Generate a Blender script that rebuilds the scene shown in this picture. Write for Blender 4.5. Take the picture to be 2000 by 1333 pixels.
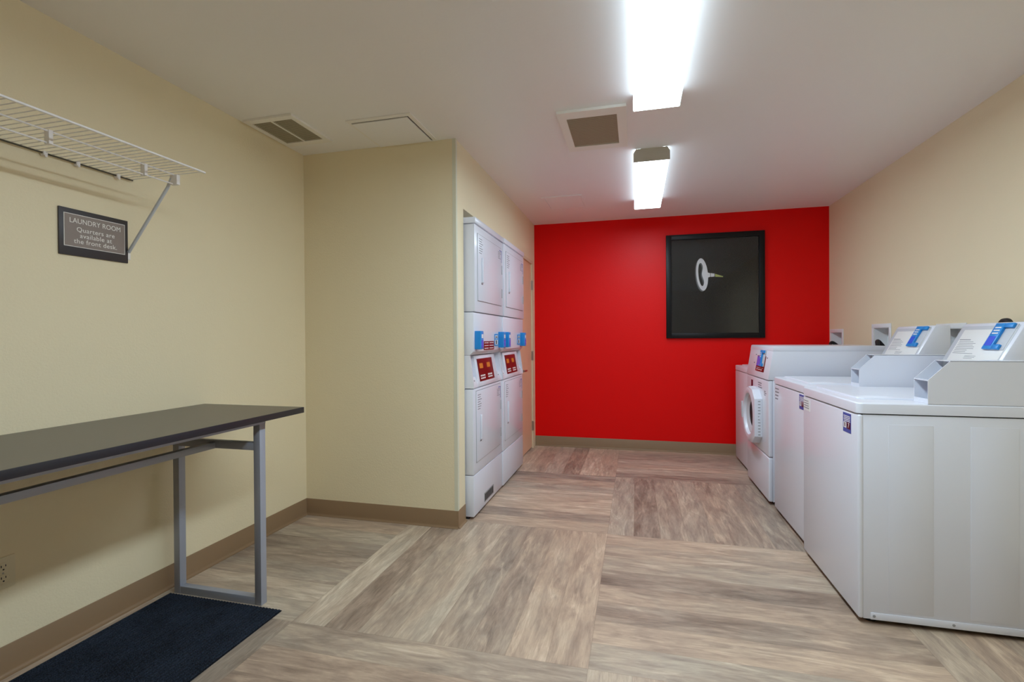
import bpy, bmesh, math, random
from mathutils import Vector, Matrix
random.seed(4)
for o in list(bpy.data.objects): bpy.data.objects.remove(o, do_unlink=True)
SC = bpy.context.scene
COL = SC.collection

# ------------------------------------------------------------ camera, world, exposure
H = 2.44                       # ceiling height
XL, YP, XC, YR, XR, YB = -2.18, 2.866, -1.084, 5.294, 1.806, -3.2
FPX, YAW, PITCH, ROLL, CAMZ = 951.4365, -0.2488, -0.0061, 0.0065, 1.1915
cam = bpy.data.cameras.new('camera'); cam.sensor_width = 36.0; cam.lens = 36.0*FPX/2000.0
cam.clip_start = 0.02; cam.clip_end = 60
co = bpy.data.objects.new('camera', cam); COL.objects.link(co)
fw = Vector((math.sin(YAW)*math.cos(PITCH), math.cos(YAW)*math.cos(PITCH), math.sin(PITCH)))
rt = Vector((math.cos(YAW), -math.sin(YAW), 0)); dn = fw.cross(rt)
r2 = rt*math.cos(ROLL)+dn*math.sin(ROLL); d2 = -rt*math.sin(ROLL)+dn*math.cos(ROLL)
co.matrix_world = Matrix(((r2.x, -d2.x, -fw.x, 0), (r2.y, -d2.y, -fw.y, 0), (r2.z, -d2.z, -fw.z, CAMZ), (0, 0, 0, 1)))
SC.camera = co
w = bpy.data.worlds.new('world'); SC.world = w; w.use_nodes = True
w.node_tree.nodes['Background'].inputs[0].default_value = (0.9, 0.93, 1, 1)
w.node_tree.nodes['Background'].inputs[1].default_value = 0.0
vs = SC.view_settings
vs.view_transform = 'Standard'; vs.look = 'None'; vs.gamma = 1.0; vs.use_curve_mapping = False
vs.exposure = 0.10
LAMP = 34.0                    # brightness of the fluorescent lenses
LAMP_SIDE = 2.9               # the lens sides glow less than its underside
SC.cycles.max_bounces = 20; SC.cycles.diffuse_bounces = 16; SC.cycles.glossy_bounces = 6

# ------------------------------------------------------------ materials
def srgb(r, g, b):
    f = lambda c: (c/255/12.92) if c/255 <= 0.04045 else ((c/255+0.055)/1.055)**2.4
    return (f(r), f(g), f(b), 1)
def mat(name, rgb, rough=0.5, metal=0.0, bump=None, spec=0.5, coat=0.0, var=0.0, vscale=3.0):
    m = bpy.data.materials.new(name); m.use_nodes = True
    nt = m.node_tree; b = nt.nodes['Principled BSDF']
    b.inputs['Base Color'].default_value = srgb(*rgb)
    b.inputs['Roughness'].default_value = rough; b.inputs['Metallic'].default_value = metal
    b.inputs['Specular IOR Level'].default_value = spec; b.inputs['Coat Weight'].default_value = coat
    geo = nt.nodes.new('ShaderNodeNewGeometry')
    if bump:
        n = nt.nodes.new('ShaderNodeTexNoise'); n.inputs['Scale'].default_value = bump[0]; n.inputs['Detail'].default_value = 3
        bp = nt.nodes.new('ShaderNodeBump'); bp.inputs['Strength'].default_value = bump[1]; bp.inputs['Distance'].default_value = bump[2]
        nt.links.new(geo.outputs['Position'], n.inputs['Vector']); nt.links.new(n.outputs['Fac'], bp.inputs['Height'])
        nt.links.new(bp.outputs['Normal'], b.inputs['Normal'])
    if var:
        n = nt.nodes.new('ShaderNodeTexNoise'); n.inputs['Scale'].default_value = vscale; n.inputs['Detail'].default_value = 4
        mx = nt.nodes.new('ShaderNodeMix'); mx.data_type = 'RGBA'
        c = srgb(*rgb); mx.inputs['A'].default_value = [x*(1-var) for x in c[:3]]+[1]; mx.inputs['B'].default_value = [min(1, x*(1+var)) for x in c[:3]]+[1]
        nt.links.new(geo.outputs['Position'], n.inputs['Vector']); nt.links.new(n.outputs['Fac'], mx.inputs['Factor'])
        nt.links.new(mx.outputs['Result'], b.inputs['Base Color'])
    return m
M = {}
M['wall'] = mat('cream_wall_paint', (230, 217, 184), 0.55, bump=(130, 0.22, 0.004), spec=0.35, var=0.015, vscale=1.5)
M['wall_warm'] = M['wall']
M['red'] = mat('red_wall_paint', (226, 0, 0), 0.42, bump=(130, 0.22, 0.004), spec=0.22)
M['ceiling'] = mat('ceiling_paint', (238, 237, 236), 0.42, bump=(60, 0.10, 0.004), spec=0.45)
M['base'] = mat('taupe_vinyl_base', (138, 112, 84), 0.5, spec=0.35)
M['white'] = mat('white_enamel', (217, 220, 230), 0.28, spec=0.5, coat=0.15)
M['white_matte'] = mat('white_plastic', (228, 230, 232), 0.5)
M['panel_white'] = mat('panel_white_paint', (236, 233, 226), 0.5)
M['wire'] = mat('white_vinyl_wire', (232, 228, 226), 0.4)
M['grey_slot'] = mat('grey_plastic', (150, 152, 156), 0.5)
M['light_grey'] = mat('light_grey_plastic', (190, 194, 200), 0.45)
M['dark'] = mat('dark_rubber', (22, 22, 24), 0.6)
M['black_frame'] = mat('black_lacquer', (8, 8, 10), 0.45, spec=0.3)
M['art'] = mat('black_print', (8, 9, 9), 0.6)
M['key_white'] = mat('white_print', (250, 252, 255), 0.6)
M['key_dim'] = mat('dim_grey_print', (120, 124, 128), 0.6)
M['key_brass'] = mat('yellow_print', (190, 200, 120), 0.6)
M['top_black'] = mat('dark_laminate', (82, 75, 66), 0.33, bump=(500, 0.05, 0.001), spec=0.6)
M['top_edge'] = mat('black_edge_band', (30, 28, 36), 0.4)
M['steel'] = mat('grey_painted_steel', (158, 162, 174), 0.38, metal=0.2)
M['chrome'] = mat('satin_metal', (170, 168, 160), 0.3, metal=0.9)
M['door'] = mat('tan_door_wood', (224, 186, 152), 0.45, var=0.05, vscale=6)
M['jamb'] = mat('door_jamb_paint', (214, 200, 168), 0.5)
M['blue'] = mat('blue_plastic', (28, 134, 208), 0.35)
M['blue_dark'] = mat('blue_screen', (70, 100, 220), 0.15, spec=0.6)
M['sticker_blue'] = mat('blue_sticker', (56, 84, 160), 0.4)
M['sticker_white'] = mat('white_sticker', (226, 226, 224), 0.5)
M['sticker_dark'] = mat('dark_red_sticker', (74, 16, 44), 0.4)
M['maroon'] = mat('maroon_panel', (112, 24, 26), 0.3)
M['orange'] = mat('orange_print', (208, 120, 40), 0.5)
M['ink'] = mat('grey_ink', (120, 120, 128), 0.6)
M['sign_dark'] = mat('sign_dark_backer', (52, 46, 48), 0.45)
M['sign_taupe'] = mat('sign_taupe_face', (138, 124, 116), 0.5)
M['sign_text'] = mat('sign_white_text', (232, 228, 222), 0.5)
M['ivory'] = mat('ivory_plastic', (222, 212, 182), 0.4)
M['guard'] = mat('corner_guard_vinyl', (214, 212, 190), 0.4, spec=0.5)
M['vent_grey'] = mat('grey_vent_metal', (168, 160, 138), 0.5)
M['vent_dark'] = mat('vent_dark', (84, 78, 64), 0.8)
M['cap_grey'] = mat('fixture_end_cap', (196, 192, 182), 0.5)
M['fabric'] = M['dark']

def floor_mat():
    m = bpy.data.materials.new('vinyl_plank_floor'); m.use_nodes = True; nt = m.node_tree; L = nt.links
    b = nt.nodes['Principled BSDF']
    def N(t, **k):
        n = nt.nodes.new(t)
        for a, v in k.items(): setattr(n, a, v)
        return n
    def mth(op, a, b2=None, c=None):
        n = N('ShaderNodeMath', operation=op)
        for i, x in enumerate((a, b2, c)):
            if x is None: continue
            if isinstance(x, (int, float)): n.inputs[i].default_value = x
            else: L.new(x, n.inputs[i])
        return n.outputs[0]
    geo = N('ShaderNodeNewGeometry'); sp = N('ShaderNodeSeparateXYZ'); L.new(geo.outputs['Position'], sp.inputs[0])
    P = 1.24
    u = mth('DIVIDE', mth('ADD', sp.outputs[0], 0.172), P); v = mth('DIVIDE', mth('ADD', sp.outputs[1], -1.755), P)
    fu = mth('FLOOR', u); fv = mth('FLOOR', v)
    par = mth('FLOORED_MODULO', mth('ADD', fu, fv), 2.0)            # 0 along X, 1 along Y
    def mixf(f, a, b2): return mth('ADD', mth('MULTIPLY', a, mth('SUBTRACT', 1.0, f)), mth('MULTIPLY', b2, f))
    al = mixf(par, u, v); ac = mixf(par, v, u)
    pk = mth('MULTIPLY', ac, 8.0); ipk = mth('FLOOR', pk)
    cmb = N('ShaderNodeCombineXYZ'); L.new(ipk, cmb.inputs[0]); L.new(mth('ADD', mth('MULTIPLY', fu, 3.17), par), cmb.inputs[1]); L.new(mth('MULTIPLY', fv, 7.3), cmb.inputs[2])
    wn = N('ShaderNodeTexWhiteNoise', noise_dimensions='3D'); L.new(cmb.outputs[0], wn.inputs['Vector'])
    rnd = wn.outputs['Value']
    sc = N('ShaderNodeSeparateColor'); L.new(wn.outputs['Color'], sc.inputs[0])
    def noise(sa, sb, off, detail, rough=0.55, dist=0.0):
        c = N('ShaderNodeCombineXYZ')
        L.new(mth('ADD', mth('MULTIPLY', al, sa), mth('MULTIPLY', rnd, off)), c.inputs[0]); L.new(mth('MULTIPLY', ac, sb), c.inputs[1]); L.new(mth('MULTIPLY', rnd, 9.0), c.inputs[2])
        n = N('ShaderNodeTexNoise'); n.inputs['Scale'].default_value = 1.0; n.inputs['Detail'].default_value = detail
        n.inputs['Roughness'].default_value = rough; n.inputs['Distortion'].default_value = dist
        L.new(c.outputs[0], n.inputs['Vector']); return n.outputs['Fac']
    big = noise(2.6, 11.0, 31.0, 4, 0.55, 1.6)         # broad tone streaks
    mid = noise(7.0, 48.0, 17.0, 8, 0.7, 1.2)
    patch = noise(2.2, 16.0, 43.0, 5, 0.62, 2.0)      # pale worn patches       # grain
    fine = noise(22.0, 260.0, 11.0, 4, 0.7, 0.1)
    blot = noise(2.4, 5.0, 5.0, 3, 0.5, 1.5)
    t = mth('ADD', mth('ADD', mth('MULTIPLY', big, 0.56), mth('MULTIPLY', mid, 0.44)), mth('MULTIPLY', fine, 0.20))
    pm = N('ShaderNodeMapRange'); pm.inputs['From Min'].default_value = 0.54; pm.inputs['From Max'].default_value = 0.66; L.new(patch, pm.inputs['Value'])
    t = mth('ADD', mth('ADD', mth('MULTIPLY', mth('SUBTRACT', t, 0.61), 0.8), 0.57), mth('MULTIPLY', pm.outputs[0], 0.10))
    t = mth('ADD', t, mth('MULTIPLY', mth('SUBTRACT', rnd, 0.5), 0.19))
    cr = N('ShaderNodeValToRGB'); e = cr.color_ramp.elements
    e[0].position = 0.34; e[0].color = srgb(104, 90, 78)
    e[1].position = 0.86; e[1].color = srgb(222, 208, 186)
    a1 = cr.color_ramp.elements.new(0.50); a1.color = srgb(150, 134, 119)
    a2 = cr.color_ramp.elements.new(0.64); a2.color = srgb(180, 163, 143)
    L.new(t, cr.inputs[0])
    # some planks redder, some greyer
    tint = N('ShaderNodeMix', data_type='RGBA', blend_type='MULTIPLY'); tint.inputs['Factor'].default_value = 1
    tc = N('ShaderNodeValToRGB'); tc.color_ramp.elements[0].color = (0.955, 0.985, 1.0, 1); tc.color_ramp.elements[0].position = 0.3; tc.color_ramp.elements[1].position = 0.72; tc.color_ramp.elements[1].color = (1.055, 0.97, 0.925, 1)
    L.new(mth('ADD', mth('MULTIPLY', sc.outputs[1], 0.45), mth('MULTIPLY', blot, 0.6)), tc.inputs[0])
    L.new(cr.outputs[0], tint.inputs['A']); L.new(tc.outputs[0], tint.inputs['B'])
    # seams
    fp = mth('FRACT', pk); ep = mth('MINIMUM', fp, mth('SUBTRACT', 1.0, fp))
    seam1 = mth('LESS_THAN', ep, 0.009)
    fa = mth('FRACT', al); ea = mth('MINIMUM', fa, mth('SUBTRACT', 1.0, fa)); seam2 = mth('LESS_THAN', ea, 0.0016)
    seam = mth('MULTIPLY', mth('MAXIMUM', seam1, seam2), 0.22)
    sm = N('ShaderNodeMix', data_type='RGBA'); L.new(seam, sm.inputs['Factor']); L.new(tint.outputs['Result'], sm.inputs['A']); sm.inputs['B'].default_value = srgb(84, 68, 54)
    L.new(sm.outputs['Result'], b.inputs['Base Color'])
    b.inputs['Roughness'].default_value = 0.42; b.inputs['Specular IOR Level'].default_value = 0.4
    bp = N('ShaderNodeBump'); bp.inputs['Strength'].default_value = 0.15; bp.inputs['Distance'].default_value = 0.001
    L.new(mid, bp.inputs['Height']); L.new(bp.outputs['Normal'], b.inputs['Normal'])
    return m
M['floor'] = floor_mat()

def emit_mat(name, power):
    m = bpy.data.materials.new(name); m.use_nodes = True; nt = m.node_tree; L = nt.links
    for n in list(nt.nodes):
        if n.type == 'BSDF_PRINCIPLED': nt.nodes.remove(n)
    out = nt.nodes['Material Output']; em = nt.nodes.new('ShaderNodeEmission')
    em.inputs['Color'].default_value = (0.74, 0.89, 1.0, 1)
    em.inputs['Strength'].default_value = power
    L.new(em.outputs[0], out.inputs[0]); return m
M['lens'] = emit_mat('lit_acrylic_lens', LAMP); M['lens_side'] = emit_mat('lit_acrylic_lens_side', LAMP_SIDE)
M['old_lens'] = emit_mat('lit_lens_dimmed', LAMP*0.66); M['old_lens_side'] = emit_mat('lit_lens_side_dimmed', LAMP_SIDE*0.75)  # far fixture set dimmer to balance brightness at that end of the room

def glass_mat():
    m = bpy.data.materials.new('picture_glass'); m.use_nodes = True; nt = m.node_tree; L = nt.links
    b = nt.nodes['Principled BSDF']; b.inputs['Roughness'].default_value = 0.03; b.inputs['IOR'].default_value = 1.32
    b.inputs['Transmission Weight'].default_value = 1.0; b.inputs['Base Color'].default_value = (1, 1, 1, 1)
    return m
M['glass'] = glass_mat()

# ------------------------------------------------------------ mesh helpers
class MB:
    def __init__(s): s.bm = bmesh.new(); s.mats = []
    def mi(s, m):
        if m is None: return 0
        if m not in s.mats: s.mats.append(m)
        return s.mats.index(m)
    def _merge(s, b, mtx=None, m=None, smooth=False):
        if mtx is not None: bmesh.ops.transform(b, matrix=mtx, verts=b.verts)
        k = s.mi(m)
        for f in b.faces: f.material_index = k; f.smooth = smooth
        me = bpy.data.meshes.new('t'); b.to_mesh(me); b.free(); s.bm.from_mesh(me); bpy.data.meshes.remove(me)
    def box(s, x0, x1, y0, y1, z0, z1, bev=0, seg=2, mtx=None, m=None):
        b = bmesh.new(); bmesh.ops.create_cube(b, size=1)
        bmesh.ops.transform(b, matrix=Matrix.Translation(((x0+x1)/2, (y0+y1)/2, (z0+z1)/2)) @ Matrix.Diagonal((abs(x1-x0), abs(y1-y0), abs(z1-z0), 1)), verts=b.verts)
        if bev: bmesh.ops.bevel(b, geom=list(b.edges), offset=bev, segments=seg, affect='EDGES', profile=0.5)
        s._merge(b, mtx, m, smooth=False); return s
    def prism(s, pts, axis, a, b_, mtx=None, m=None, bev=0):
        """pts: 2-D outline; axis 'x': pts=(y,z); 'y': pts=(x,z); 'z': pts=(x,y)"""
        b = bmesh.new()
        mk = {'x': lambda p, t: (t, p[0], p[1]), 'y': lambda p, t: (p[0], t, p[1]), 'z': lambda p, t: (p[0], p[1], t)}[axis]
        v0 = [b.verts.new(mk(p, a)) for p in pts]; v1 = [b.verts.new(mk(p, b_)) for p in pts]
        b.faces.new(v0); b.faces.new(v1[::-1])
        n = len(pts)
        for i in range(n): b.faces.new((v0[i], v1[i], v1[(i+1) % n], v0[(i+1) % n]))
        bmesh.ops.recalc_face_normals(b, faces=b.faces)
        if bev: bmesh.ops.bevel(b, geom=list(b.edges), offset=bev, segments=2, affect='EDGES', profile=0.5)
        s._merge(b, mtx, m); return s
    def tube(s, pts, r, seg=10, m=None, closed=False):
        b = bmesh.new(); pts = [Vector(p) for p in pts]; rings = []
        n = len(pts)
        for i, p in enumerate(pts):
            if closed: t = pts[(i+1) % n]-pts[i-1]
            else: t = pts[min(i+1, n-1)]-pts[max(i-1, 0)]
            t.normalize(); up = Vector((0, 0, 1)) if abs(t.z) < 0.95 else Vector((1, 0, 0))
            a = t.cross(up).normalized(); c = t.cross(a)
            rr = r[i] if isinstance(r, (list, tuple)) else r
            rings.append([b.verts.new(p+a*math.cos(2*math.pi*k/seg)*rr+c*math.sin(2*math.pi*k/seg)*rr) for k in range(seg)])
        m_ = n if closed else n-1
        for i in range(m_):
            A, B = rings[i], rings[(i+1) % n]
            for k in range(seg): b.faces.new((A[k], A[(k+1) % seg], B[(k+1) % seg], B[k]))
        if not closed: b.faces.new(rings[0][::-1]); b.faces.new(rings[-1])
        bmesh.ops.recalc_face_normals(b, faces=b.faces)
        s._merge(b, None, m, smooth=True); return s
    def lathe(s, prof, mtx, seg=40, m=None, sy=1.0, closed_prof=False):
        """prof: (radius, height) revolved about local Z"""
        b = bmesh.new(); rings = []
        for r, h in prof: rings.append([b.verts.new((r*math.cos(2*math.pi*k/seg), r*sy*math.sin(2*math.pi*k/seg), h)) for k in range(seg)])
        n = len(prof)
        for i in range(n if closed_prof else n-1):
            A, B = rings[i], rings[(i+1) % n]
            for k in range(seg): b.faces.new((A[k], A[(k+1) % seg], B[(k+1) % seg], B[k]))
        if not closed_prof:
            if prof[0][0] > 1e-5: b.faces.new(rings[0][::-1])
            if prof[-1][0] > 1e-5: b.faces.new(rings[-1])
        bmesh.ops.remove_doubles(b, verts=b.verts, dist=1e-6)
        bmesh.ops.recalc_face_normals(b, faces=b.faces)
        s._merge(b, mtx, m, smooth=True); return s
    def build(s, name, material, parent=None, loc=None):
        me = bpy.data.meshes.new(name); s.bm.to_mesh(me); s.bm.free()
        if s.mats and s.mats[0] is not None:
            for m in s.mats: me.materials.append(m)
        else: me.materials.append(material)
        o = bpy.data.objects.new(name, me); COL.objects.link(o)
        if parent: o.parent = parent
        if loc: o.location = loc
        try: me.set_sharp_from_angle(angle=math.radians(40))
        except Exception: pass
        return o
def thing(name, label, cat, loc=(0, 0, 0), group=None):
    o = bpy.data.objects.new(name, None); COL.objects.link(o); o.location = loc; o.empty_display_size = 0.1
    o['label'] = label; o['category'] = cat
    if group: o['group'] = group
    return o
def tag(o, label, cat, group=None):
    o['label'] = label; o['category'] = cat
    if group: o['group'] = group
    return o
def struct(mb, name, material):
    o = mb.build(name, material); o['kind'] = 'structure'; return o
def dup(root, loc, label, group=None):
    def rec(o, parent):
        c = o.copy(); COL.objects.link(c); c.parent = parent
        for ch in list(o.children): rec(ch, c)
        return c
    r = rec(root, None); r.location = loc; r['label'] = label
    if group: r['group'] = group
    return r
def text(name, s, size, mtx, material, parent, ext=0.0004, align='CENTER', space=1.0):
    cu = bpy.data.curves.new('txt', 'FONT'); cu.body = s; cu.size = size; cu.extrude = ext; cu.align_x = align; cu.align_y = 'CENTER'
    cu.space_line = 1.0; cu.space_character = space
    t = bpy.data.objects.new('txt', cu); COL.objects.link(t)
    bpy.context.view_layer.update()
    me = bpy.data.meshes.new_from_object(t.evaluated_get(bpy.context.evaluated_depsgraph_get()))
    bpy.data.objects.remove(t, do_unlink=True); bpy.data.curves.remove(cu)
    me.transform(mtx); me.name = name; me.materials.clear(); me.materials.append(material)
    o = bpy.data.objects.new(name, me); COL.objects.link(o); o.parent = parent
    return o
def cut(o, mb):
    c = mb.build('cutter', M['white'])
    c.matrix_world = o.matrix_world
    md = o.modifiers.new('b', 'BOOLEAN'); md.operation = 'DIFFERENCE'; md.object = c; md.solver = 'EXACT'
    pa = o.parent; o.parent = None; c.parent = None
    bpy.context.view_layer.update()
    me = bpy.data.meshes.new_from_object(o.evaluated_get(bpy.context.evaluated_depsgraph_get()))
    o.modifiers.clear(); o.data = me; o.parent = pa
    bpy.data.objects.remove(c, do_unlink=True)
    for p in me.polygons: p.use_smooth = False
FX = Matrix(((0, 0, 1, 0), (1, 0, 0, 0), (0, 1, 0, 0), (0, 0, 0, 1)))      # text facing +x (reads along +y)
FNX = Matrix(((0, 0, -1, 0), (-1, 0, 0, 0), (0, 1, 0, 0), (0, 0, 0, 1)))   # text facing -x (reads along -y)
def T(x, y, z): return Matrix.Translation((x, y, z))

def panel_holes(axis, at, th, a0, a1, z0, z1, holes, mb=None):
    """wall slab in the plane axis=at, thickness th (signed), with rectangular holes (a0,a1,z0,z1)"""
    mb = mb or MB()
    A = sorted({a0, a1} | {h[0] for h in holes} | {h[1] for h in holes}); Z = sorted({z0, z1} | {h[2] for h in holes} | {h[3] for h in holes})
    for i in range(len(A)-1):
        # merge vertical runs so that few seams exist
        run = None
        for j in range(len(Z)-1):
            ca, cz = (A[i]+A[i+1])/2, (Z[j]+Z[j+1])/2
            hole = any(h[0] < ca < h[1] and h[2] < cz < h[3] for h in holes)
            if not hole:
                run = (run[0] if run else Z[j], Z[j+1])
            if (hole or j == len(Z)-2) and run:
                lo, hi = sorted((at, at+th))
                if axis == 'x': mb.box(lo, hi, A[i], A[i+1], run[0], run[1])
                else: mb.box(A[i], A[i+1], lo, hi, run[0], run[1])
                run = None
    return mb

# ------------------------------------------------------------ room shell
struct(MB().box(XL-0.12, XR+0.12, YB-0.12, YR+0.12, -0.1, 0), 'floor', M['floor'])
struct(MB().box(XL-0.12, XR+0.12, YB-0.12, YR+0.12, H, H+0.1), 'ceiling', M['ceiling'])
struct(MB().box(XL-0.12, XL, YB, YP, 0, H), 'wall_left', M['wall'])
struct(MB().box(XL-0.12, XC-0.0, YP, YP+0.12, 0, H), 'wall_partition', M['wall'])
ALC = (3.0, 4.44, 0.0, 2.035); DOOR = (4.49, 5.195, 0.0, 2.02)
struct(panel_holes('x', XC, -0.12, YP+0.12, YR, 0, H, [ALC, DOOR]), 'wall_alcove_side', M['wall'])
al = MB()
al.box(-2.0, -1.95, 2.986, 4.5, 0, 2.2).box(-1.95, XC-0.12, 2.986, 2.999, 0, 2.2).box(-1.95, XC-0.12, 4.44, 4.46, 0, 2.2).box(-1.95, XC-0.12, 2.999, 4.44, 2.035, 2.06)
struct(al, 'wall_alcove_inside', M['wall'])
struct(MB().box(XL, XR+0.12, YR, YR+0.12, 0, H), 'wall_back', M['red'])
BOXES = [(4.995, 5.235), (4.15, 4.385), (3.315, 3.535)]
BZ0, BZ1 = 1.02, 1.235
holes = [(a, b, BZ0, BZ1+dz) for (a, b), dz in zip(BOXES, (-0.012, 0.015, -0.006))]
struct(panel_holes('x', XR, 0.12, YB, YR, 0, H, holes), 'wall_right', M['wall'])
struct(MB().box(XL, XR, YB-0.12, YB, 0, H), 'wall_rear', M['wall'])

# cove base: upright leaf plus a flared toe
BH = 0.109
def cove(a, b, axis, at, sgn):
    """leaf along axis from a to b standing on plane 'at', flaring towards sgn"""
    prof = [(0, 0), (0, BH), (0.002, BH), (0.0035, BH-0.002), (0.0035, 0.016), (0.006, 0.008), (0.011, 0.0035), (0.016, 0.0025), (0.016, 0)]
    mb = MB()
    pts = [(at+sgn*p[0], p[1]) for p in prof]
    mb.prism(pts, 'y' if axis == 'y' else 'x', a, b)
    return mb
struct(cove(YB, YP, 'y', XL, 1), 'baseboard_left', M['base'])
struct(cove(XL+0.0036, XC+0.0036, 'x', YP, -1), 'baseboard_partition', M['base'])
struct(cove(YP-0.0036, 3.0, 'y', XC, 1), 'baseboard_corner', M['base'])
struct(cove(XC, XR, 'x', YR, -1), 'baseboard_back', M['base'])
struct(cove(YB, YR, 'y', XR, -1), 'baseboard_right', M['base'])
# corner guard, an L of vinyl on the outside corner
cg = MB().box(XC-0.022, XC+0.0015, YP-0.0015, YP, BH, H-0.001).box(XC, XC+0.0015, YP, YP+0.022, BH, H-0.001)
o = cg.build('corner_guard', M['guard'])
tag(o, 'pale vinyl corner guard strip running full height on the jutting wall corner', 'corner guard')

# door beyond the dryers
o = MB().box(XC-0.045, XC-0.012, DOOR[0]+0.03, DOOR[1]-0.03, 0.012, 1.99).build('door_1', M['door']); o['kind'] = 'structure'
d = o
jm = MB().box(XC-0.11, XC+0.004, DOOR[0], DOOR[0]+0.03, 0, 2.02).box(XC-0.11, XC+0.004, DOOR[1]-0.03, DOOR[1], 0, 2.02).box(XC-0.11, XC+0.004, DOOR[0]+0.03, DOOR[1]-0.03, 1.99, 2.02)
jm.box(XC-0.10, XC-0.046, DOOR[0]+0.03, DOOR[1]-0.03, 1.975, 1.99)
struct(jm, 'trim_1', M['jamb'])
MB().box(XC-0.045, XC+0.0075, DOOR[1]-0.036, DOOR[1]-0.024, 1.71, 1.81).tube([(XC+0.005, DOOR[1]-0.03, 1.71), (XC+0.005, DOOR[1]-0.03, 1.81)], 0.006).build('hinge', M['chrome'], d)
MB().box(XC-0.045, XC+0.0075, DOOR[1]-0.036, DOOR[1]-0.024, 0.95, 1.05).tube([(XC+0.005, DOOR[1]-0.03, 0.95), (XC+0.005, DOOR[1]-0.03, 1.05)], 0.006).build('hinge', M['chrome'], d)
MB().box(XC-0.045, XC+0.0075, DOOR[1]-0.036, DOOR[1]-0.024, 0.19, 0.29).tube([(XC+0.005, DOOR[1]-0.03, 0.19), (XC+0.005, DOOR[1]-0.03, 0.29)], 0.006).build('hinge', M['chrome'], d)
hb = MB().lathe([(0.028, 0), (0.028, 0.008), (0.012, 0.012), (0.012, 0.05)], T(XC-0.012, 4.59, 0.87) @ Matrix.Rotation(math.pi/2, 4, 'Y'), 20)
hb.tube([(XC+0.036, 4.585, 0.87), (XC+0.038, 4.64, 0.87), (XC+0.036, 4.71, 0.868)], 0.0095)
hb.build('lever_handle', M['chrome'], d)

# ------------------------------------------------------------ ceiling lights
def fixture(y0, y1, label, x=0.107, lens='lens'):
    t = thing('fluorescent_light', label, 'ceiling light', (x, (y0+y1)/2, H), 'wraparound ceiling lights')
    L = (y1-y0)/2; W = 0.114
    MB().box(-0.07, 0.07, -L+0.004, L-0.004, -0.03, 0).build('housing', M['white_matte'], t)
    prof = [(-0.098, -0.006), (-W, -0.030), (-W, -0.081), (-W+0.004, -0.085), (W-0.004, -0.085), (W, -0.081), (W, -0.030), (0.098, -0.006), (0.071, -0.004), (0.071, -0.032), (-0.071, -0.032), (-0.071, -0.004)]
    MB().prism(prof, 'y', -L+0.004, L-0.004).build('lens', M[lens], t)
    lo = t.children[-1]; lo.data.materials.append(M[lens+'_side'])
    for p in lo.data.polygons:
        if abs(p.normal.z) < 0.9: p.material_index = 1
    cp = [(-0.100, -0.001), (-W-0.002, -0.028), (-W-0.002, -0.084), (-W+0.001, -0.087), (W-0.001, -0.087), (W+0.002, -0.084), (W+0.002, -0.028), (0.100, -0.001)]
    MB().prism(cp, 'y', -L, -L+0.004).build('end_cap', M['cap_grey'], t)
    MB().prism(cp, 'y', L-0.004, L).build('end_cap', M['cap_grey'], t)
    return t
fixture(0.155, 2.595, 'long wraparound fluorescent light on the ceiling, the nearer one cut by the picture top')
fixture(3.345, 4.575, 'wraparound fluorescent light on the ceiling close to the red wall', lens='old_lens')  # old_lens is the lens set dimmer to balance brightness at this end

# ------------------------------------------------------------ ceiling vents and panels
def louver_grid(mb, x0, x1, y0, y1, z, n, th=0.0012, along='x'):
    for i in range(n):
        f = (i+0.5)/n
        if along == 'x':
            y = y0+(y1-y0)*f; mb.box(x0, x1, y-(y1-y0)/n*0.33, y+(y1-y0)/n*0.33, z, z+th, mtx=None)
        else:
            x = x0+(x1-x0)*f; mb.box(x-(x1-x0)/n*0.33, x+(x1-x0)/n*0.33, y0, y1, z, z+th)
def frame_rect(mb, x0, x1, y0, y1, ix0, ix1, iy0, iy1, z0, z1, bev=0.002):
    mb.box(x0, x1, y0, iy0, z0, z1).box(x0, x1, iy1, y1, z0, z1).box(x0, ix0, iy0, iy1, z0, z1).box(ix1, x1, iy0, iy1, z0, z1)
t = thing('air_vent', 'two-panel return air grille in the ceiling beside the left wall', 'ceiling vent', (-1.992, 2.50, H))
cx, cy = -1.992, 2.50
mb = MB(); frame_rect(mb, -2.155-cx, -1.835-cx, 2.312-cy, 2.69-cy, -2.130-cx, -1.866-cx, 2.352-cy, 2.640-cy, -0.012, -0.0005); mb.build('frame', M['panel_white'], t)
MB().box(-2.004-cx, -1.996-cx, 2.352-cy, 2.640-cy, -0.012, -0.001).build('divider', M['panel_white'], t)
MB().box(-2.130-cx, -1.866-cx, 2.352-cy, 2.640-cy, -0.002, -0.0006).build('backing', M['vent_dark'], t)
for a, b in ((-2.130, -2.004), (-1.996, -1.866)):
    mb = MB(); louver_grid(mb, a-cx, b-cx, 2.352-cy, 2.640-cy, -0.008, 22); mb.build('louvers', M['vent_grey'], t)

t = thing('access_panel', 'square flush access panel in the ceiling, dark gap along two edges', 'ceiling panel', (-1.40, 2.67, H))
cx, cy = -1.40, 2.67
mb = MB(); frame_rect(mb, -1.600-cx, -1.200-cx, 2.470-cy, 2.860-cy, -1.585-cx, -1.226-cx, 2.500-cy, 2.845-cy, -0.006, -0.0005); mb.build('frame', M['panel_white'], t)
MB().box(-1.585-cx, -1.226-cx, 2.500-cy, 2.845-cy, -0.0015, -0.0006).build('recess', M['vent_dark'], t)
MB().box(-1.585-cx, -1.236-cx, 2.511-cy, 2.845-cy, -0.008, -0.002).build('door', M['ceiling'], t)

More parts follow.
